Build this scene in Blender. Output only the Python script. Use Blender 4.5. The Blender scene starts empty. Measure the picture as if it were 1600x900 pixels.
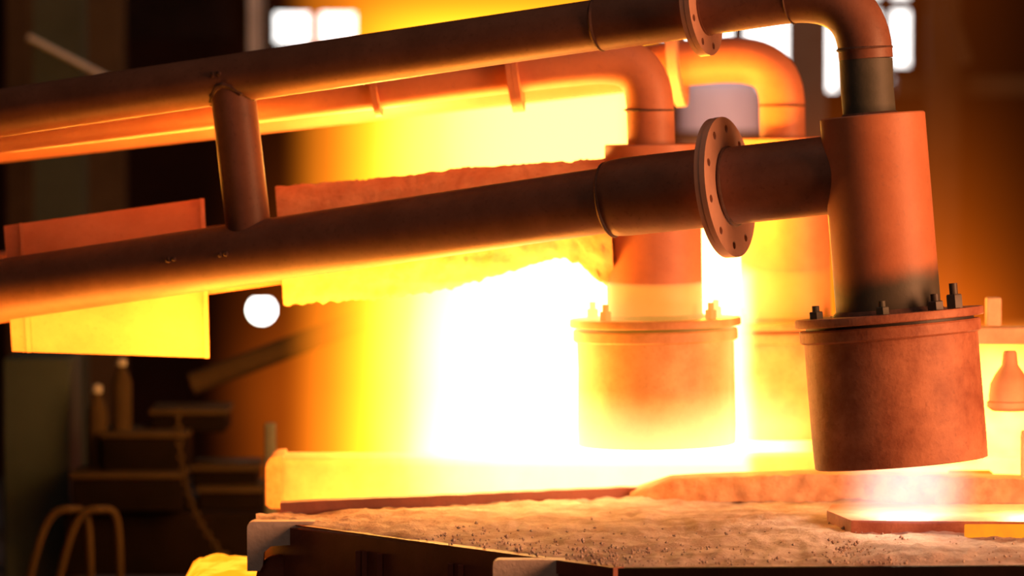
import bpy, bmesh, math, random
from mathutils import Vector, Matrix, noise
random.seed(7)
C = bpy.context.scene.collection
S = bpy.context.scene

# ------------------------------------------------------------------ camera
FPX = 6875.0                       # focal length in pixels (1600 wide)
CAM = Vector((0, 0, 1.907))
PITCH = math.atan(300 / FPX)       # looking slightly down: horizon at y = 150
cam_d = bpy.data.cameras.new('camera'); cam = bpy.data.objects.new('camera', cam_d); C.objects.link(cam)
cam.location = CAM; cam.rotation_euler = (math.pi/2 - PITCH, 0, 0)
cam_d.sensor_width = 36; cam_d.lens = FPX / 1600 * 36
cam_d.clip_end = 200
cam_d.dof.use_dof = True; cam_d.dof.focus_distance = 10.0; cam_d.dof.aperture_fstop = 2.4
S.camera = cam
# ------------------------------------------------------------------ world, lights, exposure
S.view_settings.view_transform = 'Standard'; S.view_settings.look = 'None'
S.view_settings.gamma = 1; S.view_settings.exposure = 0.0
S.view_settings.use_curve_mapping = False
S.cycles.use_denoising = True
S.cycles.volume_step_rate = 0.12
S.cycles.sample_clamp_indirect = 6
w = bpy.data.worlds.new('hall_ambient'); S.world = w; w.use_nodes = True
w.node_tree.nodes['Background'].inputs[0].default_value = (1.0, 0.62, 0.42, 1)
w.node_tree.nodes['Background'].inputs[1].default_value = 0.010

def light(name, kind, loc, energy, col, size=0.3, target=None, size_y=None):
    d = bpy.data.lights.new(name, kind); o = bpy.data.objects.new(name, d); C.objects.link(o)
    o.location = loc; d.energy = energy; d.color = col
    if kind == 'AREA':
        d.size = size
        if size_y: d.shape = 'RECTANGLE'; d.size_y = size_y
    elif kind == 'POINT': d.shadow_soft_size = size
    if target is not None:
        o.rotation_euler = (Vector(target) - Vector(loc)).to_track_quat('-Z', 'Y').to_euler()
    return o
# glow of the neighbouring furnace, to the right of the burners
light('furnace_glow', 'AREA', (4.3, 8.1, 1.95), 385, (1.0, 0.40, 0.17), 2.0, (0.8, 10, 1.6))
# daylight from the hall's roof, above and behind the camera
light('roof_daylight', 'AREA', (0.5, 8.9, 6.0), 34, (1.0, 0.70, 0.55), 2.6, (0.4, 9.9, 0.9))
light('bracket_fill', 'AREA', (-3.0, 4.0, 3.0), 9, (1.0, 0.82, 0.66), 1.6, (-0.2, 10, 1.1))  # weak lamp added at front left to brighten the bracket; no door is built
# lamps added in and around the flames and melt to carry their light
light('flame_fill', 'POINT', (0.10, 12.0, 1.60), 45, (1.0, 0.42, 0.08), 0.35)
light('flame_fill', 'POINT', (-0.15, 11.05, 1.12), 6, (1.0, 0.42, 0.08), 0.12)
light('flame_fill', 'POINT', (0.92, 10.27, 1.00), 9, (1.0, 0.72, 0.45), 0.06)
light('flame_fill', 'POINT', (1.30, 11.2, 1.15), 12, (1.0, 0.45, 0.1), 0.12)
light('flame_fill', 'POINT', (0.50, 11.38, 1.62), 34, (1.0, 0.42, 0.02), 0.06)  # extra lamp added to brighten the rear elbows
light('flame_fill', 'POINT', (-0.34, 11.75, 1.60), 46, (1.0, 0.50, 0.10), 0.08)  # extra lamp added below the rear pipes to brighten their undersides
light('flame_fill', 'POINT', (0.60, 11.25, 1.15), 5, (1.0, 0.40, 0.03), 0.06)  # extra lamp added to brighten the rear cup
light('flame_fill', 'POINT', (1.20, 10.28, 1.00), 6, (1.0, 0.62, 0.3), 0.05)  # extra lamp added to whiten the low plate's top
light('underside_fill', 'AREA', (-0.38, 10.90, 1.10), 34, (1.0, 0.30, 0.02), 1.0, (-0.38, 10.80, 2.0), 0.12)  # strip lamp added above the trough, brightens the front pipes from below
light('slag_glow', 'AREA', (-0.98, 10.80, 0.80), 42, (1.0, 0.36, 0.04), 1.1, (-0.98, 10.80, 2.0), 0.4)
light('flame_fill', 'AREA', (-0.50, 11.25, 1.68), 48, (1.0, 0.34, 0.03), 1.6, (-0.52, 11.15, 3.0), 0.05)  # strip lamp added between the pipes, where no flame burns, for their undersides
light('hood_fill', 'AREA', (0.9, 16.3, 5.0), 70, (0.86, 0.88, 1.0), 1.5, (0.85, 18.0, 1.9))  # overhead lamp added to brighten the grey hood

# ------------------------------------------------------------------ pixel -> world helpers (real depth for every point)
cp, sp = math.cos(PITCH), math.sin(PITCH)
def ray(px, py):
    u = (px - 800) / FPX; v = (450 - py) / FPX
    return Vector((u, cp + v*sp, -sp + v*cp))
def P(px, py, Y):
    d = ray(px, py); return CAM + d * (Y / d.y)
def G(px, py, z):
    d = ray(px, py); return CAM + d * ((z - CAM.z) / d.z)
class Arm:                                   # upright plane that a burner and its pipes lie in
    def __init__(s, px, Y, yaw):
        s.Y = Y; s.x = P(px, 400, Y).x; s.t = math.tan(math.radians(yaw))
    def __call__(s, px, py, off=0.0):
        d = ray(px, py)                       # d.y*k = Y - (d.x*k - x)*t
        k = (s.Y + s.x*s.t + off) / (d.y + d.x*s.t)
        return CAM + d * k

# ------------------------------------------------------------------ mesh helpers
def tag(o, label=None, cat=None, group=None, kind=None):
    if label: o['label'] = label
    if cat: o['category'] = cat
    if group: o['group'] = group
    if kind: o['kind'] = kind
    return o
def empty(name, loc, label=None, cat=None, group=None):
    o = bpy.data.objects.new(name, None); C.objects.link(o); o.location = loc; o.empty_display_size = .1
    return tag(o, label, cat, group)
def origin_of(p):
    v = Vector((0, 0, 0))
    while p is not None: v += Vector(p.location); p = p.parent
    return v
def build(name, geo, mat, parent=None, smooth=0.6, at=None):
    """geo = (verts in world space, faces); one mesh object"""
    vs, fs = geo
    vs = [Vector(v) for v in vs]
    if parent is not None: base = origin_of(parent)
    elif at is not None: base = Vector(at)
    else:
        base = Vector((sum(v.x for v in vs)/len(vs), sum(v.y for v in vs)/len(vs), min(v.z for v in vs)))
    me = bpy.data.meshes.new(name)
    me.from_pydata([v - base for v in vs], [], fs)
    bm = bmesh.new(); bm.from_mesh(me); bmesh.ops.recalc_face_normals(bm, faces=bm.faces[:]); bm.to_mesh(me); bm.free()
    if smooth:
        for p in me.polygons: p.use_smooth = True
        me.set_sharp_from_angle(angle=smooth)
    me.materials.append(mat)
    o = bpy.data.objects.new(name, me); C.objects.link(o)
    if parent is not None: o.parent = parent
    else: o.location = base
    return o
def join(*gs):
    V, F = [], []
    for v, f in gs:
        n = len(V); V += list(v); F += [tuple(i+n for i in q) for q in f]
    return V, F
def frame(d):
    d = Vector(d).normalized()
    a = Vector((0, 0, 1)) if abs(d.z) < .9 else Vector((1, 0, 0))
    u = d.cross(a).normalized(); return u, d.cross(u).normalized(), d
def tube(pts, radii, seg=40, caps=True):
    pts = [Vector(p) for p in pts]
    if not hasattr(radii, '__len__'): radii = [radii]*len(pts)
    V, F = [], []
    u = None
    for i, p in enumerate(pts):
        t = (pts[min(i+1, len(pts)-1)] - pts[max(i-1, 0)]).normalized()
        if u is None: u, w_, _ = frame(t)
        else:
            u = (u - t*u.dot(t)).normalized()
        w_ = t.cross(u)
        for k in range(seg):
            a = 2*math.pi*k/seg
            V.append(p + (u*math.cos(a) + w_*math.sin(a))*radii[i])
    for i in range(len(pts)-1):
        for k in range(seg):
            F.append((i*seg+k, i*seg+(k+1) % seg, (i+1)*seg+(k+1) % seg, (i+1)*seg+k))
    if caps:
        F.append(tuple(range(seg))[::-1]); F.append(tuple((len(pts)-1)*seg+k for k in range(seg)))
    return V, F
def lathe(p0, p1, prof, seg=64, wob=0.0, seed=0):
    """prof: (radius, metres along p0->p1); radius 0 closes"""
    p0 = Vector(p0); u, v, d = frame(Vector(p1) - p0)
    V, F = [], []
    for r, t in prof:
        for k in range(seg):
            a = 2*math.pi*k/seg
            q = p0 + d*t + (u*math.cos(a) + v*math.sin(a))*r
            if wob: q += (u*math.cos(a) + v*math.sin(a)) * wob * noise.noise(q*9 + Vector((seed, 0, 0)))
            V.append(q)
    for i in range(len(prof)-1):
        for k in range(seg):
            F.append((i*seg+k, i*seg+(k+1) % seg, (i+1)*seg+(k+1) % seg, (i+1)*seg+k))
    return V, F
def box(c, sx, sy, sz, rot=None, bev=0.0):
    c = Vector(c); M = rot or Matrix.Identity(3)
    if bev <= 0:
        V = [c + M @ Vector((x*sx/2, y*sy/2, z*sz/2)) for x in (-1, 1) for y in (-1, 1) for z in (-1, 1)]
        return V, [(0,1,3,2), (4,6,7,5), (0,4,5,1), (2,3,7,6), (0,2,6,4), (1,5,7,3)]
    bm = bmesh.new(); bmesh.ops.create_cube(bm, size=1)
    for q in bm.verts: q.co = Vector((q.co.x*sx, q.co.y*sy, q.co.z*sz))
    bmesh.ops.bevel(bm, geom=bm.edges[:], offset=bev, segments=3, affect='EDGES', profile=.5)
    bm.verts.index_update()
    V = [c + M @ q.co for q in bm.verts]; F = [tuple(q.index for q in f.verts) for f in bm.faces]; bm.free()
    return V, F
def prism(loop, vec):
    """flat polygon extruded along vec"""
    n = len(loop); loop = [Vector(p) for p in loop]; vec = Vector(vec)
    return loop + [p + vec for p in loop], [tuple(range(n)), tuple(range(2*n-1, n-1, -1))] + [(i, n+i, n+(i+1) % n, (i+1) % n) for i in range(n)]
def holed_disc(c, nrm, R, thick, holes, r_hole, ring, phase=0.0, seg=72):
    """disc with drilled holes and a blank mating disc behind it; nrm points out of the drilled face"""
    u, v, d = frame(nrm); c = Vector(c)
    bm = bmesh.new(); loops = []
    def circ(cx, cy, r, n):
        vs = [bm.verts.new((cx + r*math.cos(2*math.pi*i/n), cy + r*math.sin(2*math.pi*i/n), 0)) for i in range(n)]
        for i in range(n): bm.edges.new((vs[i], vs[(i+1) % n]))
        loops.append(vs)
    circ(0, 0, R, seg)
    for k in range(holes):
        a = phase + 2*math.pi*k/holes; circ(ring*math.cos(a), ring*math.sin(a), r_hole, 14)
    bmesh.ops.triangle_fill(bm, use_beauty=True, edges=bm.edges[:])
    bm.verts.index_update()
    def w_(x, y, z): return c + u*x + v*y + d*z
    n = len(bm.verts)
    V = [w_(q.co.x, q.co.y, 0) for q in bm.verts] + [w_(q.co.x, q.co.y, -thick*.5) for q in bm.verts]
    F = [tuple(q.index for q in f.verts) for f in bm.faces] + [tuple(q.index+n for q in f.verts)[::-1] for f in bm.faces]
    for L in loops:
        m = len(L)
        for i in range(m):
            a, b = L[i].index, L[(i+1) % m].index; F.append((a, b, b+n, a+n))
    bm.free()
    back = lathe(w_(0, 0, -thick*.52), w_(0, 0, -thick), [(0.001, 0), (R*.995, 0), (R*.995, thick*.48), (0.001, thick*.48)], seg)
    return join((V, F), back)
def hexbolt(p, d, r, h):
    u, v, d = frame(d); p = Vector(p)
    g1 = lathe(p, p+d, [(0.0005, 0), (r, 0), (r, h*.5), (r*.9, h*.56), (0.0005, h*.56)], 6)
    g2 = lathe(p, p+d, [(r*.5, h*.5), (r*.5, h), (0.0005, h)], 12)
    return join(g1, g2)
def bez(p0, p1, p2, p3, n):
    out = []
    for i in range(n+1):
        t = i/n; s = 1-t
        out.append(p0*s**3 + p1*(3*s*s*t) + p2*(3*s*t*t) + p3*t**3)
    return out
def interp(tab, x):
    if x <= tab[0][0]: return tab[0][1]
    for (a, ya), (b, yb) in zip(tab, tab[1:]):
        if x <= b: return ya + (yb-ya)*(x-a)/(b-a)
    return tab[-1][1]

def sstep(x, a, b):
    t = max(0, min(1, (x-a)/(b-a))); return t*t*(3-2*t)

# ------------------------------------------------------------------ materials
class NT:
    """small expression builder on a node tree"""
    def __init__(s, tree): s.t = tree
    def n(s, ty, **kw):
        k = s.t.nodes.new(ty)
        for a, b in kw.items(): setattr(k, a, b)
        return k
    def link(s, a, b): s.t.links.new(a, b)
    def put(s, sock, val):
        if hasattr(val, 'is_output'): s.link(val, sock)
        else: sock.default_value = val
    def m(s, op, a, b=0.0, clamp=False):
        k = s.n('ShaderNodeMath', operation=op, use_clamp=clamp); s.put(k.inputs[0], a); s.put(k.inputs[1], b); return k.outputs[0]
    def ss(s, x, lo, hi, a=0.0, b=1.0):
        k = s.n('ShaderNodeMapRange', interpolation_type='SMOOTHSTEP'); s.put(k.inputs[0], x)
        for i, q in enumerate((lo, hi, a, b)): s.put(k.inputs[i+1], q)
        return k.outputs[0]
    def lin(s, x, lo, hi, a=0.0, b=1.0):
        k = s.n('ShaderNodeMapRange', interpolation_type='LINEAR'); s.put(k.inputs[0], x)
        for i, q in enumerate((lo, hi, a, b)): s.put(k.inputs[i+1], q)
        return k.outputs[0]
    def noise(s, vec, scale, detail=4, rough=.55):
        k = s.n('ShaderNodeTexNoise'); s.put(k.inputs['Vector'], vec)
        k.inputs['Scale'].default_value = scale; k.inputs['Detail'].default_value = detail; k.inputs['Roughness'].default_value = rough
        return k.outputs['Fac']
def rust(name, c1, c2, rough=.6, scale=9, bump=.12, metal=0.0, c3=None, fine=90, spec=.35):
    m = bpy.data.materials.new(name); m.use_nodes = True; t = m.node_tree; q = NT(t)
    b = t.nodes['Principled BSDF']
    tc = q.n('ShaderNodeTexCoord').outputs['Object']
    n1 = q.noise(tc, scale, 6, .65)
    r = q.n('ShaderNodeValToRGB'); q.link(n1, r.inputs[0])
    r.color_ramp.elements[0].position = .34; r.color_ramp.elements[0].color = (*c1, 1)
    r.color_ramp.elements[1].position = .68; r.color_ramp.elements[1].color = (*c2, 1)
    col = r.outputs[0]
    n2 = q.noise(tc, fine, 3, .6)
    if c3:
        mx = q.n('ShaderNodeMix', data_type='RGBA'); q.link(q.ss(n2, .55, .75, 0, .5), mx.inputs[0])
        q.link(col, mx.inputs[6]); mx.inputs[7].default_value = (*c3, 1); col = mx.outputs[2]
    q.link(col, b.inputs['Base Color'])
    b.inputs['Roughness'].default_value = rough; b.inputs['Metallic'].default_value = metal
    b.inputs['Specular IOR Level'].default_value = spec
    h = q.m('ADD', q.m('MULTIPLY', n1, .6), q.m('MULTIPLY', n2, .4))
    bp = q.n('ShaderNodeBump'); bp.inputs['Strength'].default_value = bump; bp.inputs['Distance'].default_value = .01
    q.link(h, bp.inputs['Height']); q.link(bp.outputs[0], b.inputs['Normal'])
    return m
def glow(name, col, strength, col2=None, scale=12, s2=None):
    m = bpy.data.materials.new(name); m.use_nodes = True; t = m.node_tree; q = NT(t)
    t.nodes.remove(t.nodes['Principled BSDF'])
    e = q.n('ShaderNodeEmission'); q.link(e.outputs[0], t.nodes['Material Output'].inputs[0])
    e.inputs[1].default_value = strength
    if col2:
        n = q.noise(q.n('ShaderNodeTexCoord').outputs['Object'], scale, 4)
        mx = q.n('ShaderNodeMix', data_type='RGBA'); q.link(q.ss(n, .35, .65), mx.inputs[0])
        mx.inputs[6].default_value = (*col, 1); mx.inputs[7].default_value = (*col2, 1); q.link(mx.outputs[2], e.inputs[0])
    else: e.inputs[0].default_value = (*col, 1)
    return m
M = {}
M['pipe'] = rust('rusted_pipe', (.15, .055, .03), (.23, .09, .05), .5, 7, .10, c3=(.11, .04, .022))
M['body'] = rust('red_oxide_steel', (.38, .12, .05), (.47, .165, .075), .55, 6, .10, c3=(.31, .115, .065))
M['cup'] = rust('scaled_cup_steel', (.24, .068, .032), (.50, .20, .105), .6, 8, .25, c3=(.20, .065, .035))
def sooty_body():
    m = rust('red_oxide_body', (.38, .12, .05), (.47, .165, .075), .55, 6, .10, c3=(.31, .115, .065))
    t = m.node_tree; q = NT(t); b = t.nodes['Principled BSDF']
    old = b.inputs['Base Color'].links[0].from_socket
    tc = q.n('ShaderNodeTexCoord').outputs['Object']; sp_ = q.n('ShaderNodeSeparateXYZ'); q.link(tc, sp_.inputs[0])
    zz = q.m('ADD', q.m('ADD', sp_.outputs[2], q.m('MULTIPLY', sp_.outputs[0], -.18)), q.m('MULTIPLY', q.noise(tc, 7, 4), .07))
    mx = q.n('ShaderNodeMix', data_type='RGBA'); q.link(q.ss(zz, .520, .455), mx.inputs[0]); q.link(old, mx.inputs[6])
    mx.inputs[7].default_value = (.062, .052, .036, 1); q.link(mx.outputs[2], b.inputs['Base Color'])
    return m
M['sooty'] = sooty_body()
M['grey'] = rust('sooty_grey_steel', (.05, .048, .034), (.08, .072, .053), .6, 8, .12)
M['flange'] = rust('flange_steel', (.42, .22, .15), (.52, .28, .19), .5, 8, .08)
M['bolt'] = rust('black_bolt_steel', (.035, .025, .02), (.07, .05, .04), .5, 20, .1)
M['weld'] = rust('weld_bead', (.07, .03, .018), (.13, .055, .035), .75, 40, .3)
M['shield'] = rust('shield_sheet', (.50, .19, .08), (.6, .26, .12), .6, 7, .12, c3=(.44, .16, .07))
M['crust'] = rust('slag_crust', (.44, .19, .08), (.60, .32, .15), .85, 12, .5, c3=(.34, .14, .06), fine=70)
M['dust'] = rust('dusty_cover', (.27, .16, .115), (.60, .47, .40), .9, 9, .9, c3=(.27, .17, .13), fine=120)
M['debris'] = rust('debris_stone', (.24, .16, .13), (.6, .48, .4), .9, 60, .4)
M['side'] = rust('cover_side_steel', (.17, .042, .022), (.27, .075, .04), .6, 6, .2)
M['bracket'] = rust('bracket_steel', (.55, .43, .37), (.68, .55, .47), .7, 14, .3)
M['refract'] = rust('refractory_edge', (.42, .17, .07), (.6, .3, .15), .9, 14, .7, c3=(.3, .1, .05))
M['rim'] = rust('trough_rim', (.55, .3, .15), (.7, .42, .22), .8, 14, .3)
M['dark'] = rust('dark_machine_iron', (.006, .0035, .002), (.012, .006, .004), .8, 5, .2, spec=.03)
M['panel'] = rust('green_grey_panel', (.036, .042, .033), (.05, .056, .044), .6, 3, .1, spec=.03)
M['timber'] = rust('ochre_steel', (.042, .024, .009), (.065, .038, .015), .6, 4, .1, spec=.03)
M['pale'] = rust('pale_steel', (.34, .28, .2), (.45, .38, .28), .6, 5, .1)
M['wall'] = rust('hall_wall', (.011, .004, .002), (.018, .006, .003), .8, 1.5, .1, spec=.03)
M['floor'] = rust('hall_floor', (.06, .04, .03), (.10, .07, .05), .85, 3, .2, spec=.03)
M['lavender'] = rust('galvanised_duct', (.62, .55, .60), (.72, .66, .70), .5, 3, .08)
M['window'] = glow('daylight_pane', (1.0, .97, .93), 3.0)
M['lamp'] = glow('lamp_glow', (1.0, .94, .84), 14)
M['bath'] = glow('molten_steel', (1.0, .36, .05), 17, (1.0, .28, .03), 10)
M['slag'] = glow('molten_slag', (1.0, .36, .02), 2.4, (1.0, .22, .006), 14)
M['hotbar'] = glow('hot_steel', (1.0, .28, .012), 1.3, (.9, .2, .015), 10)

# ------------------------------------------------------------------ the hall
HB = 22.0
build('floor', prism([(-9, -3, 0), (9, -3, 0), (9, 24, 0), (-9, 24, 0)], (0, 0, -.2)), M['floor'])['kind'] = 'structure'
wins = [(428, 555, 12, 74), (1040, 1312, 10, 150), (1364, 1424, -60, 136)]
def wall_with_openings():
    # back wall as strips around three openings
    xs = []
    for a, b, c, d in wins: xs.append((P(a, 0, HB).x, P(b, 0, HB).x, P(0, d, HB).z, P(0, c, HB).z))
    gs = []; x = -9.0
    for x0, x1, z0, z1 in xs:
        gs.append(box(((x+x0)/2, HB+.1, 4), x0-x, .2, 8))
        gs.append(box(((x0+x1)/2, HB+.1, z0/2), x1-x0, .2, z0))
        gs.append(box(((x0+x1)/2, HB+.1, (z1+8)/2), x1-x0, .2, 8-z1))
        x = x1
    gs.append(box(((x+9)/2, HB+.1, 4), 9-x, .2, 8))
    return join(*gs), xs
g, wx = wall_with_openings()
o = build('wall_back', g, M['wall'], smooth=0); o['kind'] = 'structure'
for i, (x0, x1, z0, z1) in enumerate(wx):
    wn = build('window_%d' % (i+1), join(box(((x0+x1)/2, HB+.02, z0), x1-x0, .1, .05), box(((x0+x1)/2, HB+.02, z1), x1-x0, .1, .05)), M['dark'], smooth=0)
    wn['kind'] = 'structure'
    build('pane', box(((x0+x1)/2, HB+.12, (z0+z1)/2), x1-x0, .02, z1-z0), M['window'], wn, smooth=0)
    bars = [.5] if i == 0 else ([.42, .86] if i == 1 else [.35])
    for f in bars:
        build('mullion', box((x0+(x1-x0)*f, HB+.03, (z0+z1)/2), .05 if i != 1 else .07, .08, z1-z0), M['dark'], wn, smooth=0)
    if i == 2:
        for f in (.12, .66):
            build('transom', box(((x0+x1)/2, HB+.03, z0+(z1-z0)*f), x1-x0, .08, .06), M['dark'], wn, smooth=0)

# ------------------------------------------------------------------ burners
DEPTH_PX = lambda Y: Y / FPX
def ring_weld(c, d, R, name, par, w=.007):
    d = Vector(d).normalized()
    return build(name, lathe(Vector(c)-d*w, Vector(c)+d*w, [(R*.97, 0), (R+.003, w*.5), (R+.0045, w), (R+.003, w*1.5), (R*.97, 2*w)], 48, .003, 3), M['weld'], par)

def burner_head(root, arm, top, bot, y_plate, y_end, sc=1.0, hot=None):
    """body, bolted plates and cup along the axis through two pixels"""
    a, b = arm(*top), arm(*bot)
    d = (b - a).normalized()
    def along(py):                                  # metres from a at pixel row py on the axis
        f = (py - top[1])/(bot[1] - top[1]); return (arm(top[0]+(bot[0]-top[0])*f, py) - a).dot(d)
    tp, te = along(y_plate), along(y_end)
    Rb, Rp, Rr, Rc = .1195*sc, .2145*sc, .206*sc, .197*sc
    build('burner_body', lathe(a, b, [(Rb-.012, 0), (Rb-.003, 0), (Rb, .003), (Rb, tp*.5), (Rb, tp)], 72), M['sooty'] if hot is None else M['body'], root)
    build('body_top', lathe(a, b, [(.001, .004), (Rb-.008, .004), (Rb-.008, .012), (.001, .012)], 64), M['grey'], root)
    build('weld_bead', lathe(a, b, [(Rb-.002, tp-.012), (Rb+.006, tp-.004), (Rb+.009, tp+.001)], 72, .003), M['weld'], root)
    build('flange_plate', lathe(a, b, [(Rb*.9, tp), (Rp-.002, tp), (Rp, tp+.003), (Rp, tp+.017), (Rp-.002, tp+.019), (Rb*.9, tp+.019)], 80), M['cup'], root)
    # cup flange sits a little skew below the plate: the gap opens to the right
    u, v, _ = frame(d)
    t0 = tp + .026
    build('cup_flange', lathe(a, b, [(Rb*.8, t0), (Rr-.003, t0), (Rr, t0+.004), (Rr, t0+.026), (Rr-.004, t0+.030), (Rc-.004, t0+.031)], 80, .002), M['cup'], root)
    build('burner_cup', lathe(a, b, [(Rc, t0+.028), (Rc, t0+.1), (Rc+.001, te-.05), (Rc, te-.002), (Rc-.004, te), (Rc-.014, te), (Rc-.016, te-.01), (Rc-.016, t0+.05), (.01, t0+.045)], 96, .0025, 5), M['cup'], root)
    build('gasket', lathe(a, b, [(Rb*.8, tp+.018), (Rr*.93, tp+.018), (Rr*.93, tp+.027), (Rb*.8, tp+.027)], 64), M['bolt'], root)
    return a, b, d, tp, te, Rb, Rp
def put_bolts(root, a, d, tp, R, angs, r=.013, h=.035, mat='bolt'):
    side = Vector((d.z, 0, -d.x)); side = Vector((1, 0, 0)) - d*d.x; side.normalize(); fro = d.cross(side)
    if fro.y > 0: fro = -fro
    for an in angs:
        p = a + d*(tp-.001) + (side*math.cos(an) + fro*math.sin(an))*R
        build('bolt', hexbolt(p, -d, r, h), M[mat], root)

# ---- front burner
arm1 = Arm(1385, 10.0, 23)
b1 = empty('gas_burner', arm1(1408, 735),
           'nearest rusty gas burner, sharp red-brown cup hanging at the right under two long dark pipes', 'burner', 'burners over the trough')
a, b, d, tp, te, Rb, Rp = burner_head(b1, arm1, (1363, 180), (1408, 722), 489, 724)
ax1 = (a, b, d)
put_bolts(b1, a, d, tp, .180, [math.radians(160)], .017, .030, 'grey')
put_bolts(b1, a, d, tp, .168, [math.radians(56)], .019, .036)
put_bolts(b1, a, d, tp, .182, [math.radians(40)], .019, .056)
put_bolts(b1, a, d, tp, .150, [math.radians(100)], .016, .030, 'grey')
RU, RL = .0595, .0765
def pts_line(arm, p, q, n): return [arm(p[0]+(q[0]-p[0])*i/n, p[1]+(q[1]-p[1])*i/n) for i in range(n+1)]
up = pts_line(arm1, (-160, 200), (937, 38), 12)
build('upper_pipe', tube(up, RU), M['pipe'], b1)
up2 = pts_line(arm1, (937, 38), (1106, 14), 3)
build('upper_pipe_end', tube(up2, RU+.0025), M['pipe'], b1)
ring_weld(arm1(937, 38), up[-1]-up[0], RU+.001, 'weld_bead', b1)
du = (up2[-1] - up2[0]).normalized()
build('pipe_flange', holed_disc(arm1(1103, 14), du, .108, .024, 8, .0085, .088, .25), M['flange'], b1)
e0, e3 = arm1(1104, 14), arm1(1353, 92)
elb = [e0] + bez(arm1(1215, -3), arm1(1300, -16), arm1(1350, 8), e3, 18)
build('pipe_elbow', tube(elb, [RU+.001] + [RU+.002]*19), M['pipe'], b1)
build('riser_pipe', tube([e3, arm1(1355, 140), arm1(1359, 184)], RU+.001), M['grey'], b1)
ring_weld(arm1(1351, 76), elb[-1]-elb[-2], RU+.001, 'weld_bead', b1, .005)
ring_weld(arm1(1236, -6), elb[2]-elb[1], RU+.001, 'weld_bead', b1, .004)
ring_weld(arm1(1359, 180), d, RU+.002, 'weld_bead', b1)
lo = pts_line(arm1, (-160, 477), (958, 311), 12)
build('lower_pipe', tube(lo, RL), M['pipe'], b1)
lo2 = [arm1(950, 312), arm1(955, 311.5), arm1(966, 309), arm1(980, 307), arm1(1128, 291)]
build('pipe_collar', tube(lo2, [RL+.003, RL+.010, RL+.0135, RL+.0150, RL+.0150]), M['pipe'], b1)
ring_weld(arm1(953, 312), lo[-1]-lo[0], RL+.008, 'weld_bead', b1, .006)
dl = (arm1(1280, 273) - arm1(1000, 308)).normalized()
build('pipe_flange', holed_disc(arm1(1141, 292), dl, .163, .026, 10, .0095, .136, .18), M['flange'], b1)
build('branch_pipe', tube([arm1(1130, 293), arm1(1145, 290), arm1(1330, 270)], RL+.013), M['pipe'], b1)
ring_weld(arm1(1144, 291), dl, RL+.013, 'weld_bead', b1, .006)
cr0, cr1 = arm1(361, 120), arm1(394, 405)
cd = (cr1-cr0).normalized(); Lc = (cr1-cr0).length
build('cross_pipe', lathe(cr0, cr1, [(.0545, 0), (.0545, Lc*.3), (.0545, Lc*.7), (.0545, Lc)], 48), M['pipe'], b1)
def saddle(c0, ax, pd, R, rb_=.0565):
    ax = ax.normalized(); pd = (pd - ax*pd.dot(ax)).normalized(); sd = ax.cross(pd)
    pts = []
    for k in range(49):
        t = 2*math.pi*k/48; x = rb_*math.cos(t); y = rb_*math.sin(t)
        pts.append(c0 + pd*x + sd*y + ax*(math.sqrt(max(R*R - y*y, 1e-6)) + .001*math.sin(9*t)))
    return tube(pts, [.0055 + .0015*math.sin(k*2.3) for k in range(49)], 8, False)
build('weld_bead', saddle(cr0, cd, up[-1]-up[0], RU), M['weld'], b1)
build('weld_bead', saddle(cr1, -cd, lo[-1]-lo[0], RL), M['weld'], b1)
for px, py, R, cc in ((354, 116, RU, up), (371, 396, RL, lo), (290, 404, RL, lo)):
    dd = (cc[-1]-cc[0]).normalized(); c = arm1(px, py)
    n = Vector((-dd.y, dd.x, 0)).normalized()
    if n.y > 0: n = -n
    for k in (-1, 1):
        build('weld_scar', lathe(c + n*(R*.93) + dd*.008*k, c + n*(R+.2), [(.006, 0), (.006, R*.09), (.003, R*.12), (.0003, R*.12)], 12, .003, k), M['weld'], b1)

# ---- second burner (in the flame)
arm2 = Arm(1025, 11.0, 4)
b2 = empty('gas_burner', arm2(1025, 697),
           'middle gas burner, cup half lost in the white flame, orange elbow pipe above it', 'burner', 'burners over the trough')
a, b, d, tp, te, Rb, Rp = burner_head(b2, arm2, (1019, 225), (1027, 690), 497, 694, 1.0, True)
put_bolts(b2, a, d, tp, .165, [math.radians(x) for x in (35, 140, -20, 200)], .016, .04, 'cup')
p2 = pts_line(arm2, (-160, 222), (860, 101), 12)
build('upper_pipe', tube(p2 + bez(arm2(900, 97), arm2(975, 88), arm2(1015, 95), arm2(1016, 175), 14) + [arm2(1018, 232)], RU), M['body'], b2)
dd = (p2[-1]-p2[0]).normalized()
build('pipe_flange', holed_disc(arm2(812, 107), dd, .108, .028, 8, .0085, .088), M['body'], b2)
build('pipe_flange', holed_disc(arm2(592, 133), dd, .078, .016, 8, .006, .069), M['body'], b2)
build('lower_pipe', tube(pts_line(arm2, (-160, 480), (1000, 318), 10), RL), M['body'], b2)
ring_weld(arm2(1015, 172), (0, 0, 1), RU, 'weld_bead', b2, .004)
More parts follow.
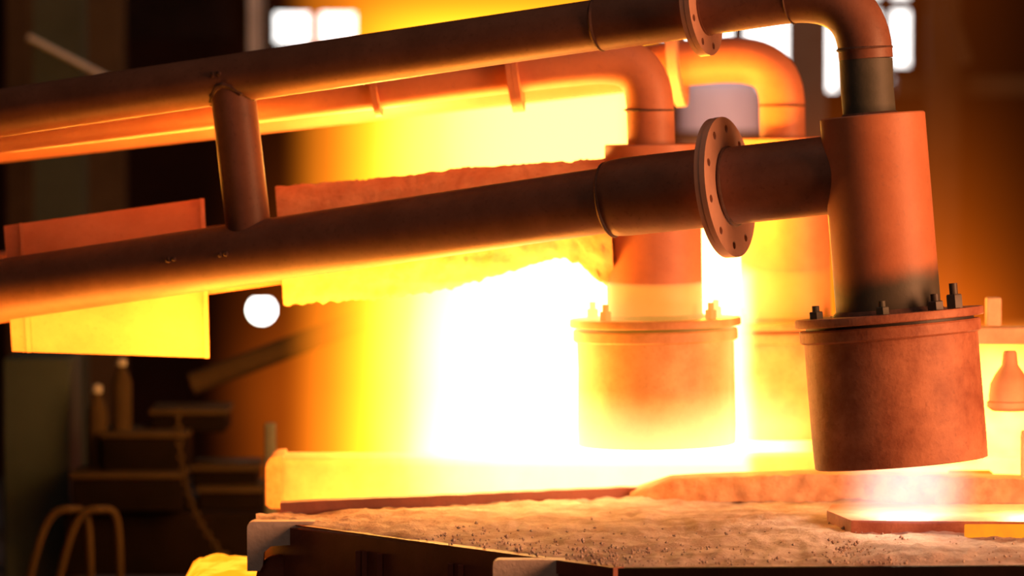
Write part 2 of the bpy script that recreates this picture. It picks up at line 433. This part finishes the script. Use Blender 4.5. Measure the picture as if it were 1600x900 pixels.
# crusted heat shield jacket around its lower pipe
def crust_shield():
    top = [(430, 291), (560, 281), (650, 272), (720, 262), (790, 258), (850, 254), (948, 247)]
    bot = [(443, 477), (520, 471), (600, 467), (700, 452), (800, 424), (870, 402), (905, 412), (935, 440), (962, 452)]
    nx, ny = 110, 26; V, F = [], []
    for side in (0, 1):
        for i in range(nx+1):
            f = i/nx; pxt = 430 + f*520; pxb = 443 + f*517
            for j in range(ny+1):
                s = j/ny
                py = interp(top, pxt)*(1-s) + interp(bot, pxb)*s; px = pxt*(1-s) + pxb*s
                bulge = (1-abs(2*s-1)**1.6)
                off = -.02 - .125*bulge if side == 0 else .03 + .10*bulge
                q = arm2(px, py, off)
                nz = noise.fractal(q*14, .8, 2.2, 5); n2 = noise.noise(q*60)
                amp = .004 + .014*s
                if side == 0: q.y += amp*nz + .005*n2
                if s < .001: q.z += .006*noise.noise(Vector((px*.05, 1, 0))) + .003*noise.noise(Vector((px*.2, 4, 0)))
                if s > .999: q.z += .010*noise.noise(Vector((px*.09, 3, 0)))
                V.append(q)
    n = (nx+1)*(ny+1)
    for sd in (0, 1):
        for i in range(nx):
            for j in range(ny):
                k = sd*n + i*(ny+1)+j; F.append((k, k+1, k+ny+2, k+ny+1))
    for i in range(nx):
        for j in (0, ny):
            k = i*(ny+1)+j; F.append((k, k+ny+1, n+k+ny+1, n+k))
    for j in range(ny):
        for i in (0, nx):
            k = i*(ny+1)+j; F.append((k, k+1, n+k+1, n+k))
    return V, F
build('crusted_shield', crust_shield(), M['crust'], b2, smooth=1.2)['label'] = 'rough slag-crusted jacket around the lower pipe'
# smooth folded sheet shield at the left
def fold(l_top, r_top, l_mid, r_mid, l_bot, r_bot, th=.008):
    pts = [arm2(*l_top, .01), arm2(*r_top, .01), arm2(*l_mid, -.13), arm2(*r_mid, -.13), arm2(*l_bot, .0), arm2(*r_bot, .0)]
    back = [p + Vector((0, th*1.5, 0)) for p in pts]
    V = pts + back
    F = [(0, 1, 3, 2), (2, 3, 5, 4), (6, 8, 9, 7), (8, 10, 11, 9), (0, 6, 7, 1), (4, 5, 11, 10), (0, 2, 8, 6), (2, 4, 10, 8), (1, 7, 9, 3), (3, 9, 11, 5)]
    return V, F
sh = build('sheet_shield', fold((6, 353), (312, 311), (12, 440), (320, 402), (19, 549), (326, 559)), M['shield'], b2, smooth=0)
sh['label'] = 'smooth folded sheet shield at the left end'
for pxa, pxb in ((30, 40), (312, 327)):
    f = lambda px, t, m, bb: None
    t_ = interp([(6, 353), (312, 311), (330, 309)], pxa); m_ = interp([(6, 440), (320, 402)], pxa); o_ = interp([(19, 549), (326, 559)], pxa)
    V = []
    for dx in (0, 7):
        V += [arm2(pxa+dx, t_-1, -.002), arm2(pxa+dx+5, m_, -.142), arm2(pxa+dx+12 if pxa < 100 else pxa+dx+8, o_+1, -.012),
              arm2(pxa+dx, t_-1, .012), arm2(pxa+dx+5, m_, -.115), arm2(pxa+dx+12 if pxa < 100 else pxa+dx+8, o_+1, .012)]
    F = [(0, 1, 7, 6), (1, 2, 8, 7), (3, 9, 10, 4), (4, 10, 11, 5), (0, 3, 4, 1), (1, 4, 5, 2), (6, 7, 10, 9), (7, 8, 11, 10), (0, 6, 9, 3), (2, 5, 11, 8)]
    build('shield_rib', (V, F), M['shield'], sh, smooth=0)

# ---- third burner
arm3 = Arm(1225, 11.7, 10)
b3 = empty('gas_burner', arm3(1230, 683),
           'rear gas burner, glowing orange between the middle burner and the nearest one', 'burner', 'burners over the trough')
a, b, d, tp, te, Rb, Rp = burner_head(b3, arm3, (1224, 215), (1232, 676), 500, 680, 1.0, True)
put_bolts(b3, a, d, tp, .165, [math.radians(x) for x in (35, 140, 200)], .016, .04, 'cup')
p3 = pts_line(arm3, (-160, 238), (1040, 102), 12)
build('upper_pipe', tube(p3 + bez(arm3(1100, 96), arm3(1185, 88), arm3(1222, 100), arm3(1222, 168), 14) + [arm3(1223, 225)], RU+.001), M['body'], b3)
dd = (p3[-1]-p3[0]).normalized()
build('pipe_flange', holed_disc(arm3(1066, 99), dd, .115, .026, 8, .0085, .092), M['flange'], b3)
build('lower_pipe', tube(pts_line(arm3, (-160, 455), (1200, 300), 10), RL), M['body'], b3)
ring_weld(arm3(1222, 165), (0, 0, 1), RU+.001, 'weld_bead', b3, .003)

# ------------------------------------------------------------------ trough: cover, rim, ledge, blocks
ZT = .90
front = [(380, 812), (410, 813), (960, 886), (1800, 881)]
rear = [(380, 808), (440, 801), (800, 782), (985, 777), (1800, 768)]
def cover_top():
    nx, ny = 260, 34; V, F = [], []
    for i in range(nx+1):
        px = 400 + 1400*i/nx
        for j in range(ny+1):
            s = j/ny
            py = interp(front, px)*(1-s) + interp(rear, px)*s
            q = G(px, py, ZT)
            h = .011*noise.fractal(q*6, .8, 2.1, 6) + .005*noise.noise(q*40)
            edge = min(1, s*12)
            q.z += h*edge - .006*(1-edge)
            V.append(q)
    for i in range(nx):
        for j in range(ny):
            k = i*(ny+1)+j; F.append((k, k+1, k+ny+2, k+ny+1))
    return V, F
cv = empty('trough_cover', G(1000, 850, ZT) - Vector((0, 0, .9)),
           'dust-covered steel cover slab of the trough along the bottom right', 'cover')
build('dusty_top', cover_top(), M['dust'], cv, smooth=1.2)
def skirt(pa, pb, z0, z1, th, dy=0.0):
    A_, B_ = G(*pa, ZT), G(*pb, ZT)
    n = Vector((-(B_-A_).y, (B_-A_).x, 0)).normalized()
    if n.y > 0: n = -n
    A0 = A_ + n*dy; B0 = B_ + n*dy
    V = []
    for q in (A0, B0, B0 - n*th, A0 - n*th):
        V += [Vector((q.x, q.y, z0)), Vector((q.x, q.y, z1))]
    return V, [(0, 2, 3, 1), (2, 4, 5, 3), (4, 6, 7, 5), (6, 0, 1, 7), (1, 3, 5, 7), (0, 6, 4, 2)]
build('cover_plate', prism([G(*p_, ZT) + Vector((0, 0, -.014)) for p_ in ((412, 811.5), (960, 884.5), (1795, 879.5), (1795, 769), (985, 777.5), (800, 783), (440, 802))], (0, 0, -.03)), M['side'], cv, smooth=0)
build('side_plate', skirt((412, 814), (960, 886), 0.0, ZT-.008, .02), M['side'], cv, smooth=0)
build('side_plate', skirt((960, 886), (1800, 881), 0.0, ZT-.003, .02), M['dark'], cv, smooth=0)
build('edge_angle', skirt((402, 810), (965, 886), ZT-.030, ZT-.001, .03, .012), M['side'], cv, smooth=0)
# stiffener ribs on the side plate
for px in (556, 566, 590, 700, 716):
    py = interp(front, px); q = G(px, py, ZT)
    build('stiffener', box((q.x+.006, q.y-.012, ZT-.22), .012, .03, .36), M['side'], cv, smooth=0)
# brackets
def bracket(px0, px1, py0, py1, Y, drop):
    a0 = P(px0, py0, Y); k = Y/FPX; W = (px1-px0)*k; H = (py1-py0)*k; leg = drop*k; r = 10*k
    L = [(0, -H)] + [(r-r*math.cos(t), -r+r*math.sin(t)) for t in (0, .4, .8, 1.2, 1.57)] + [(W, 0), (W-.02, -H*.45), (leg+.02, -H*.5), (leg+.004, -H*.62), (leg, -H*.9), (leg-.006, -H)]
    return prism([a0 + Vector((x, 0, z)) for x, z in L], (0, .05, 0))
Yb = G(410, 813, ZT).y
build('bracket', bracket(386, 492, 815, 893, Yb-.10, 24), M['bracket'], cv, smooth=0)
build('bracket', bracket(770, 884, 875, 960, G(840, 870, ZT).y-.06, 90), M['bracket'], cv, smooth=0)
c = P(438, 905, Yb-.08)
build('roller', lathe(c, c+Vector((0, .12, 0)), [(.001, 0), (.052, 0), (.058, .006), (.058, .12), (.001, .12)], 40), M['side'], cv)
# loose debris along the front edge: nobody could count it
gs = []
for k in range(950):
    px = random.choice((random.uniform(640, 1020), random.uniform(900, 1180), random.uniform(700, 1600), random.uniform(1290, 1420)))
    f_, r_ = interp(front, px), interp(rear, px)
    py = f_ + (r_-f_)*abs(random.gauss(0.06, .25))
    if py < r_+3 or py > f_-1: continue
    q = G(px, py, ZT); r = random.uniform(.0015, .0042)*(1.5 if random.random() < .1 else 1)
    bm_v = [q + Vector((random.gauss(0, 1), random.gauss(0, 1), abs(random.gauss(.3, .8))))*0 for _ in range(1)]
    V = []
    for s in ((1, 0, 0), (-1, 0, 0), (0, 1, 0), (0, -1, 0), (0, 0, 1), (0, 0, -1)):
        V.append(q + Vector(s)*r*random.uniform(.6, 1.2) + Vector((0, 0, r*.5)))
    gs.append((V, [(0, 2, 4), (2, 1, 4), (1, 3, 4), (3, 0, 4), (2, 0, 5), (1, 2, 5), (3, 1, 5), (0, 3, 5)]))
o = build('debris', join(*gs), M['debris'], None, smooth=0)
tag(o, 'loose slag grit and pebbles strewn over the dusty cover', 'debris', None, 'stuff')

# ledge along the rear of the cover
def ledge():
    a0, a1 = G(438, 801, ZT), G(1004, 776, ZT)
    V = []
    nx = 60
    for i in range(nx+1):
        q = a0.lerp(a1, i/nx); h = .024 + .002*noise.noise(q*20)
        V += [q + Vector((0, 0, -.03)), q + Vector((0, .002*noise.noise(q*40), h)), q + Vector((0, .06, h)), q + Vector((0, .06, -.03))]
    F = [(0, 1, 2, 3), tuple(nx*4+k for k in (3, 2, 1, 0))]
    for i in range(nx):
        for k in range(4):
            F.append((i*4+k, i*4+(k+1) % 4, i*4+4+(k+1) % 4, i*4+4+k))
    return V, F
tag(build('ledge_bar', ledge(), M['side'], smooth=.5), 'thin dark ledge bar along the rear of the dusty cover', 'bar')
# raised refractory block with a ragged edge
def rag_block(top, bottom, px0, px1, z0, depth, nx=140, ny=8, amp=.012):
    V, F = [], []
    for i in range(nx+1):
        px = px0 + (px1-px0)*i/nx
        f0 = G(px, interp(bottom, px), z0)
        f1 = P(px, interp(top, px), f0.y + .02)
        for j in range(ny+1):
            q = f0.lerp(f1, j/ny)
            q.y += amp*noise.fractal(q*22, .8, 2.1, 4)
            q.z += (amp*.4)*noise.noise(q*30)*(j/ny)
            V.append(q)
        for j in range(ny+1):
            q = f1.lerp(f1 + Vector((0, depth, .004)), (j+1)/(ny+1)); q.z += amp*.5*noise.noise(q*18)*(1-j/ny)
            V.append(q)
        V.append(f0 + Vector((0, depth, 0)))
    m = 2*(ny+1)+1
    for i in range(nx):
        for j in range(m):
            F.append((i*m+j, i*m+(j+1) % m, (i+1)*m+(j+1) % m, (i+1)*m+j))
    F.append(tuple(range(m))); F.append(tuple(nx*m+j for j in range(m))[::-1])
    return V, F
tag(build('refractory_block', rag_block([(984, 771), (1050, 750), (1100, 747), (1280, 741), (1340, 742), (1700, 752)], [(984, 779), (1050, 783), (1700, 790)], 984, 1700, ZT, .10),
          M['refract'], smooth=.9), 'ragged orange refractory block raised behind the cover, under the burners', 'block')
# low plate under the front cup, its top washed by the flame
def low_plate():
    L = [G(1292, 816, ZT), G(1330, 832, ZT), G(1800, 836, ZT), G(1800, 806, ZT), G(1300, 806, ZT)]
    return prism([q + Vector((0, 0, -.01)) for q in L], (0, 0, .038))
tag(build('low_plate', low_plate(), M['cup'], smooth=0), 'low plate on the cover below the nearest cup, flame-lit white on top', 'plate')
q0 = G(1506, 838, ZT); q1 = G(1800, 838, ZT)
tag(build('hot_steel_bar', box(((q0.x+q1.x)/2, q0.y-.02, ZT+.014), q1.x-q0.x, .03, .030, bev=.004), M['hotbar']), 'glowing orange bar in front of the low plate at the right edge', 'bar')
q0 = G(1478, 772, ZT); q1 = G(1546, 772, ZT)
tag(build('hot_block', box(((q0.x+q1.x)/2, q0.y-.06, ZT+.031), q1.x-q0.x, .06, .066, bev=.006), M['hotbar']), 'small yellow-hot block just right of the flame below the nearest cup', 'block')
# trough rim: the beam at the rear
def rim_beam():
    Y0 = 11.32
    a0 = P(440, 716, Y0); zt = a0.z; zb = .62
    x0 = a0.x; x1 = P(1780, 716, Y0).x
    return box(((x0+x1)/2, Y0+.10, (zt+zb)/2), x1-x0, .20, zt-zb, bev=.006)
rb = empty('hearth_beam', P(440, 790, 11.35), 'thick glowing rim beam of the trough, yellow at its left end beyond the cover', 'beam')
build('rim_wall', rim_beam(), M['rim'], rb)
def end_cap():
    Y0 = 11.30; k = Y0/FPX
    c = P(415, 713, Y0); L = [(0, -.125), (0, -.03)] + [(.03-.03*math.cos(t), -.03+.03*math.sin(t)) for t in (.4, .8, 1.2, 1.57)] + [(.043, 0), (.043, -.135), (.012, -.135)]
    return prism([c + Vector((x, 0, z)) for x, z in L], (0, .24, 0))
build('end_cap', end_cap(), M['refract'], rb, smooth=.5)
# molten bath inside the trough, between cover and rim
xa, xb = P(450, 700, 11.1).x, P(1760, 700, 11.1).x
tag(build('molten_bath', prism([(xa, 10.98, .74), (xb, 11.02, .74), (xb, 11.30, .74), (xa, 11.30, .74)], (0, 0, .05)), M['bath'], smooth=0), 'glowing molten steel inside the trough between cover and rim beam', 'molten metal')
# slag runner at the left, its crest peeking in at the bottom of the picture
def slag():
    V, F = [], []; nx, ny = 60, 10
    for i in range(nx+1):
        px = -150 + 562*i/nx
        for j in range(ny+1):
            Y = 10.50 + .64*j/ny
            q = P(px, 1, Y); q.z = .640 + .022*noise.fractal(Vector((q.x*7, Y*7, 0)), .9, 2, 4) + .02*math.sin(math.pi*j/ny) + .092*sstep(px, 262, 315)
            V.append(q)
    for i in range(nx):
        for j in range(ny): k = i*(ny+1)+j; F.append((k, k+1, k+ny+2, k+ny+1))
    return V, F
rn = empty('slag_runner', (P(130, 1, 10.85).x, 10.85, 0), 'yellow-glowing slag runner under the sheet shield, left of the cover', 'runner')
build('slag_surface', slag(), M['slag'], rn, smooth=1.2)
xl, xr = P(-160, 1, 10.85).x, P(414, 1, 10.85).x
build('runner_trough', join(box(((xl+xr)/2, 10.46, .32), xr-xl, .08, .64), box(((xl+xr)/2, 11.16, .32), xr-xl, .08, .64), box(((xl+xr)/2, 10.81, .29), xr-xl, .62, .58)), M['side'], rn, smooth=0)

# ------------------------------------------------------------------ right edge: things beyond the nearest burner
Yr = 10.8
cx = P(1578, 600, Yr); k = Yr/FPX
pz = lambda py: P(1578, py, Yr)
nz = tag(build('nozzle', lathe(pz(548), pz(642), [(.001, 0), (9*k, 0), (11*k, 4*k), (13*k, 22*k), (24*k, 38*k), (31*k, 52*k), (33*k, 70*k), (33*k, 78*k), (36*k, 80*k), (36*k, 88*k), (28*k, 94*k), (.001, 94*k)], 48), M['shield']),
         'orange bell-shaped nozzle at the right edge beside the nearest cup', 'nozzle')
fb = empty('flanged_beam', P(1580, 540, 10.95), 'pale hot crossbeam with a square stud behind the nearest flange', 'beam')
A0, A1 = P(1490, 512, 10.95), P(1760, 506, 10.95)
build('beam', box(((A0.x+A1.x)/2, 11.0, (A0.z+P(0, 538, 10.95).z)/2), A1.x-A0.x, .10, A0.z-P(0, 538, 10.95).z, bev=.004), M['rim'], fb)
q = P(1552, 487, 10.97)
build('stud', box(q, 24*k, .04, 46*k, bev=.005), M['rim'], fb)
q = P(1606, 712, 10.6)
tag(build('rod', lathe(P(1606, 745, 10.6), P(1606, 672, 10.6), [(.001, 0), (.016, 0), (.018, .006), (.018, .1), (.016, .112), (.001, .112)], 24), M['shield']), 'short red rod upright at the right edge below the nozzle', 'rod')

# ------------------------------------------------------------------ flames and hot smoke (volumes)
def volume_mat(name, col, expr, heat=False):
    m = bpy.data.materials.new(name); m.use_nodes = True; t = m.node_tree; q = NT(t)
    t.nodes.remove(t.nodes['Principled BSDF'])
    geo = q.n('ShaderNodeNewGeometry').outputs['Position']
    s = q.n('ShaderNodeSeparateXYZ'); q.link(geo, s.inputs[0])
    e = q.n('ShaderNodeEmission'); e.inputs[0].default_value = (*col, 1)
    h = expr(q, s.outputs[0], s.outputs[1], s.outputs[2], geo)
    if heat:                                     # the hotter, the whiter; brightness levels off
        h, dens = h
        q.link(q.m('MULTIPLY', dens, q.m('DIVIDE', q.m('MULTIPLY', h, 10), q.m('ADD', h, 10))), e.inputs[1])
        r = q.n('ShaderNodeValToRGB'); q.link(q.m('DIVIDE', q.m('LOGARITHM', q.m('MAXIMUM', q.m('MULTIPLY', h, q.m('MULTIPLY', dens, dens)), .1), 10), 2.0), r.inputs[0])
        cr = r.color_ramp; cr.elements[0].position = 0; cr.elements[0].color = (1, .24, .008, 1)
        cr.elements[1].position = 1; cr.elements[1].color = (1, .72, .34, 1)
        for p_, c_ in ((.25, (1, .36, .010, 1)), (.5, (1, .46, .05, 1)), (.72, (1, .60, .18, 1))):
            k = cr.elements.new(p_); k.color = c_
        q.link(r.outputs[0], e.inputs[0])
    else: q.link(h, e.inputs[1])
    q.link(e.outputs[0], t.nodes['Material Output'].inputs['Volume'])
    return m
def X(px, Y): return P(px, 450, Y).x
def Z(py, Y): return P(800, py, Y).z
def heightbox(pxs, pys, ffront, fback, lo=None, hi=None):
    """closed volume between two depth sheets laid over a picture-plane grid"""
    nx, ny = len(pxs), len(pys); V, F = [], []
    for f in (ffront, fback):
        for px in pxs:
            for py in pys:
                V.append(P(px, py, f(px, py)))
    n = nx*ny
    for s in (0, 1):
        for i in range(nx-1):
            for j in range(ny-1):
                k = s*n+i*ny+j; F.append((k, k+1, k+ny+1, k+ny))
    for i in range(nx-1):
        for j in (0, ny-1): k = i*ny+j; F.append((k, k+ny, n+k+ny, n+k))
    for j in range(ny-1):
        for i in (0, nx-1): k = i*ny+j; F.append((k, k+1, n+k+1, n+k))
    return V, F
def arm3Y(px): return arm3(px, 300).y
def f_front(px, py):
    lowY = 10.56 - .18*sstep(py, 600, 680) + .64*sstep(py, 700, 732) + .70*sstep(px, 1140, 1190)*(1 - sstep(py, 700, 732))
    hiY = arm3Y(px) + .13
    return lowY + (hiY-lowY)*(1-sstep(py, 385, 470))
def f_back(px, py): return max(f_front(px, py) + 1.0, 11.9)
pxs = [430 + 900*i/60 for i in range(61)]; pys = [-70 + 850*i/85 for i in range(86)]
def main_expr(q, x, y, z, geo):
    Yc = 11.6
    xpx = q.m('ADD', q.m('MULTIPLY', q.m('DIVIDE', x, y), FPX), 800)            # how far along the trough, as seen from the front
    n = q.noise(geo, 2.2, 3)
    xw = q.m('ADD', xpx, q.m('MULTIPLY', q.m('SUBTRACT', n, .5), 60))
    left = q.m('MULTIPLY', q.m('EXPONENT', q.m('MULTIPLY', q.m('SUBTRACT', xw, 494), 1/50)), .75)
    left = q.m('MULTIPLY', left, q.ss(xpx, 432, 500))
    cap = q.m('ADD', 1.7, q.m('MULTIPLY', q.ss(z, Z(300, 11.9), Z(560, 11.2)), 34))
    cap = q.m('ADD', cap, q.m('MULTIPLY', q.ss(z, Z(-20, 12.2), Z(170, 12.2)), 12.0))
    right = q.ss(xpx, q.lin(z, Z(240, 12), Z(360, 12), 1050, 1320), q.lin(z, Z(240, 12), Z(360, 12), 960, 1150))
    # smooth minimum of the two
    r = q.m('DIVIDE', q.m('MULTIPLY', left, cap), q.m('ADD', left, cap))
    fr = q.lin(z, Z(690, 10.8), Z(610, 10.8), 10.34, 10.58)
    frx = q.m('ADD', fr, q.ss(xpx, 1140, 1190, 0, .70))
    dens = q.ss(q.m('SUBTRACT', y, frx), .05, .44)
    return q.m('MULTIPLY', r, right), dens
FLAME = (1.0, .28, .032)
o = build('flame', heightbox(pxs, pys, f_front, f_back), volume_mat('main_flame', FLAME, main_expr, True), None, smooth=0, at=P(850, 770, 11.4))
tag(o, 'huge white and yellow flame rising from the trough around the middle burner', 'flame')

def right_expr(q, x, y, z, geo):
    n = q.noise(geo, 6, 3)
    v = q.ss(z, Z(500, 11.2), Z(640, 11.2)); h = q.ss(x, X(1440, 11.2), X(1500, 11.2))
    return q.m('MULTIPLY', q.m('MULTIPLY', v, h), q.m('ADD', 6, q.m('MULTIPLY', q.ss(n, .4, .62), 40)))
o = build('flame', heightbox([1440 + 320*i/16 for i in range(17)], [495 + 292*i/12 for i in range(13)], lambda a, b: 11.06, lambda a, b: 11.56),
          volume_mat('right_flame', FLAME, right_expr), None, smooth=0, at=P(1600, 770, 11.3))
tag(o, 'pale yellow flame behind the nearest cup at the right edge', 'flame')

# flame blown out of the nearest cup on to the cover
cb = ax1[0] + ax1[2]*((ax1[1]-ax1[0]).length)
def plume():
    c = P(1420, 738, 10.0)
    prof = [(.001, -.02), (.165, -.02), (.17, .03), (.175, .07), (.18, .10), (.175, .105), (.001, .105)]
    V, F = lathe(c, c-Vector((0, 0, 1)), prof, 40)
    return V, F
cpl = P(1420, 738, 10.0)
def plume_expr(q, x, y, z, geo):
    dx = q.m('SUBTRACT', x, cpl.x); dy = q.m('SUBTRACT', y, cpl.y)
    r = q.m('SQRT', q.m('ADD', q.m('MULTIPLY', dx, dx), q.m('MULTIPLY', dy, dy)))
    return q.m('MULTIPLY', q.ss(r, .175, .06), q.m('ADD', 1.5, q.m('MULTIPLY', q.noise(geo, 12, 3), 5)))
o = build('flame', plume(), volume_mat('cup_flame', (1.0, .66, .70), plume_expr), None, at=cpl)
tag(o, 'small pinkish white flame blowing down from the nearest cup onto the cover', 'flame')

# hot smoke hanging at the back of the hall
def haze_expr(q, x, y, z, geo):
    n = q.noise(geo, .9, 4)
    xpx = q.m('ADD', q.m('MULTIPLY', q.m('DIVIDE', x, y), FPX), 800)
    zz = q.lin(z, Z(120, 16), Z(620, 16), 0, 1)
    v = q.m('MULTIPLY', q.m('EXPONENT', q.m('MULTIPLY', zz, 3.6)), .012)
    l = q.m('MULTIPLY', q.ss(xpx, 310, 540), q.ss(n, .2, .75, .3, 1.2))
    rr = q.m('MULTIPLY', q.ss(xpx, 1660, 1440, .5, 2.8), q.ss(xpx, 700, 1300, .36, 1.0))
    return q.m('MULTIPLY', q.m('MULTIPLY', v, l), rr)
o = build('smoke_haze', heightbox([250 + 1500*i/10 for i in range(11)], [-80 + 1000*i/10 for i in range(11)], lambda a, b: 15.6, lambda a, b: 17.6),
          volume_mat('hot_smoke', (1.0, .16, .006), haze_expr), None, smooth=0, at=P(1000, 850, 16.5))
tag(o, 'dull orange glowing smoke hanging at the back of the hall', 'smoke', None, 'stuff')

# ------------------------------------------------------------------ background, left: dim hall and machinery
def pbox(px0, px1, py0, py1, Y, dep, bev=.0):
    a0, a1 = P(px0, py1, Y), P(px1, py0, Y)
    return box(((a0.x+a1.x)/2, Y+dep/2, (a0.z+a1.z)/2), a1.x-a0.x, dep, a1.z-a0.z, bev=bev)
def column(px0, px1, Y, mat, label, py0=-120):
    a0, a1 = P(px0, 0, Y), P(px1, 0, Y); zt = P(0, py0, Y).z; wd = a1.x-a0.x; xc = (a0.x+a1.x)/2
    r = empty('steel_column', (xc, Y, 0), label, 'column')
    build('web', box((xc, Y+.1, zt/2), wd*.25, .18, zt), mat, r, smooth=0)
    build('column_flange', box((xc, Y, zt/2), wd, .02, zt), mat, r, smooth=0)
    build('column_flange', box((xc, Y+.2, zt/2), wd, .02, zt), mat, r, smooth=0)
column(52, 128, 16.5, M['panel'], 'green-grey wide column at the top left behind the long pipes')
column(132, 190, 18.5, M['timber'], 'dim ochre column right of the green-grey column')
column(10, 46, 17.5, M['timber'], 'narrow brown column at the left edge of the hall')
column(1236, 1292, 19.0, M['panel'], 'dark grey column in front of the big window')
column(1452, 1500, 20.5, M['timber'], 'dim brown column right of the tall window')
r0, r1 = P(44, 58, 16.478), P(160, 118, 16.478)
tag(build('diagonal_rod', tube([r0, r1 + (r1-r0)*.15], .011, 12), M['pale']), 'thin pale rod slanting across the green-grey column', 'rod')
r0, r1 = P(1466, -40, 20.0), P(1512, 100, 20.0)
tag(build('roof_brace', tube([r0, r1], .03, 12), M['timber']), 'brown brace slanting down at the top right', 'brace')
tag(build('wall_girder', pbox(1400, 1700, 118, 150, 20.8, .2), M['timber'], smooth=0), 'horizontal brown girder on the back wall at the right', 'girder')
tag(build('girder_post', pbox(388, 412, -60, 130, 19.40, .09), M['pale'], smooth=0), 'pale slim post left of the bright small window', 'post')
tag(build('ceiling_girder', pbox(140, 416, -60, 60, 19.5, .2), M['dark'], smooth=0), 'dark overhead girder above the upper pipe at the top left', 'girder')
# grey hood in front of the big window
hd = empty('fume_hood', P(1130, 260, 18), 'rounded grey fume hood seen between the elbows of the rear pipes', 'hood')
c0, c1 = P(1125, 128, 18), P(1125, 420, 18)
build('hood_shell', lathe(c0, c1, [(.001, -.03), (.1, -.02), (.15, .01), (.17, .06), (.17, c0.z), (.001, c0.z)], 40), M['lavender'], hd)
build('hood_band', lathe(c0, c1, [(.172, .2), (.18, .2), (.18, .24), (.172, .24)], 40), M['grey'], hd)
# lamp
lp = empty('hall_lamp', P(409, 484, 19.0), 'round white hall lamp shining below the lower pipe', 'lamp')
c = P(409, 484, 19.0); r = .054
build('globe', lathe(c-Vector((0, 0, r)), c+Vector((0, 0, r)), [(r*math.sin(math.pi*i/12)+.0002, r-r*math.cos(math.pi*i/12)) for i in range(13)], 24), M['lamp'], lp, smooth=1.5)
build('lamp_cap', lathe(c+Vector((0, 0, r*.8)), c+Vector((0, 0, 1)), [(.001, 0), (.035, 0), (.03, .03), (.012, .05), (.001, .05)], 20), M['dark'], lp)
build('cord', tube([c+Vector((0, 0, r+.03)), c+Vector((0, 0, 3.0))], .006, 8), M['dark'], lp)
# machinery: stacked castings on a bench, hoops, chain
Ym = 13.6
def casting(px0, px1, py0, py1, Y, label, mat='dark'):
    r = empty('ingot_mould', P((px0+px1)/2, py1, Y), label, 'mould')
    build('mould_body', pbox(px0, px1, py0+8, py1, Y, .30, .008), M[mat], r)
    build('mould_lit_edge', pbox(px0-4, px1+4, py0, py0+9, Y-.01, .32, .005), M['timber'], r)  # lighter ochre strip paints in the light on the top edge
    return r
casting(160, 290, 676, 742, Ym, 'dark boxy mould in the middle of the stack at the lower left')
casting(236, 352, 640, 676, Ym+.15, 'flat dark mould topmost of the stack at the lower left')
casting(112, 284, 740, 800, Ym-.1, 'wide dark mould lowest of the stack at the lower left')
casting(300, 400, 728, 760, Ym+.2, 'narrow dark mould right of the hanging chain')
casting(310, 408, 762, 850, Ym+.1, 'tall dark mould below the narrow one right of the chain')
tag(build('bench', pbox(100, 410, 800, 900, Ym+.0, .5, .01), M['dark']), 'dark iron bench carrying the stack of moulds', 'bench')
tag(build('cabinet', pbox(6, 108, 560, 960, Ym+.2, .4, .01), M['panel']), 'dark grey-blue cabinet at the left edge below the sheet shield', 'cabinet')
bz = lambda px, py: P(px, py, Ym-.05)
for (x0, y0, hx, hy, ex, ey, lab) in ((138, 600, 150, 640, 0, 0, 'dull ochre bottle standing left on the moulds'), (176, 560, 186, 655, 0, 0, 'tall dull ochre bottle standing behind the moulds')):
    c0 = P(x0+14, y0, Ym+.1); kk = (Ym+.1)/FPX; L = (740-y0)*kk if x0 < 150 else (676-y0)*kk
    bt = empty('gas_bottle', c0 - Vector((0, 0, L)), lab, 'bottle')
    build('bottle_body', lathe(c0-Vector((0, 0, L)), c0, [(.001, 0), (.030, 0), (.032, .01), (.032, L*.68), (.022, L*.8), (.012, L*.86), (.012, L*.9), (.001, L*.9)], 24), M['timber'], bt)
    build('valve', lathe(c0-Vector((0, 0, L*.1)), c0, [(.001, 0), (.016, 0), (.016, L*.08), (.001, L*.1)], 16), M['pale'], bt)
for off, lab in ((0, 'left of two bent tube hoops at the bottom left'), (46, 'right of two bent tube hoops at the bottom left')):
    pts = bez(P(40+off, 930, 12.9), P(62+off, 840, 12.9), P(70+off, 796, 12.9), P(104+off, 796, 12.9), 12) + bez(P(112+off, 796, 12.92), P(140+off, 794, 12.95), P(140+off, 800, 12.95), P(142+off, 930, 12.95), 10)
    tag(build('tube_hoop', tube(pts, .012, 12), M['timber']), lab, 'hoop', 'bent tube hoops')
ch = empty('chain', P(282, 650, 13.3), 'thin chain hanging slack in front of the moulds', 'chain')
cpts = bez(P(278, 640, 13.3), P(280, 740, 13.3), P(292, 800, 13.3), P(345, 862, 13.3), 24)
for i in range(24):
    a0, a1 = cpts[i], cpts[i+1]; dd = (a1-a0).normalized(); m_ = (a0+a1)/2
    u, v, _ = frame(dd); s = u if i % 2 else v
    Lk = (a1-a0).length*.62
    loop = [m_ + dd*Lk*math.cos(t*math.pi/5) + s*.009*math.sin(t*math.pi/5) for t in range(11)]
    build('chain_link', tube(loop, .0035, 6, False), M['timber'], ch)
tag(build('hook_block', join(box(P(345, 872, 13.3), .05, .04, .035, bev=.006), box(P(345, 895, 13.3), .016, .03, .07)), M['timber']), 'small ochre hook block at the end of the chain', 'hook')
tag(build('guard_post', pbox(414, 430, 662, 1190, 12.6, .05, .006), M['grey']), 'slim greyish post left of the rim beam end', 'post')
r0, r1 = P(300, 600, 14.0), P(470, 536, 14.0)
tag(build('sloping_pipe', tube([r0, r1, r1 + (r1-r0)*.6], .035, 20), M['timber']), 'blurred orange-brown sloping pipe left of the flame', 'pipe')
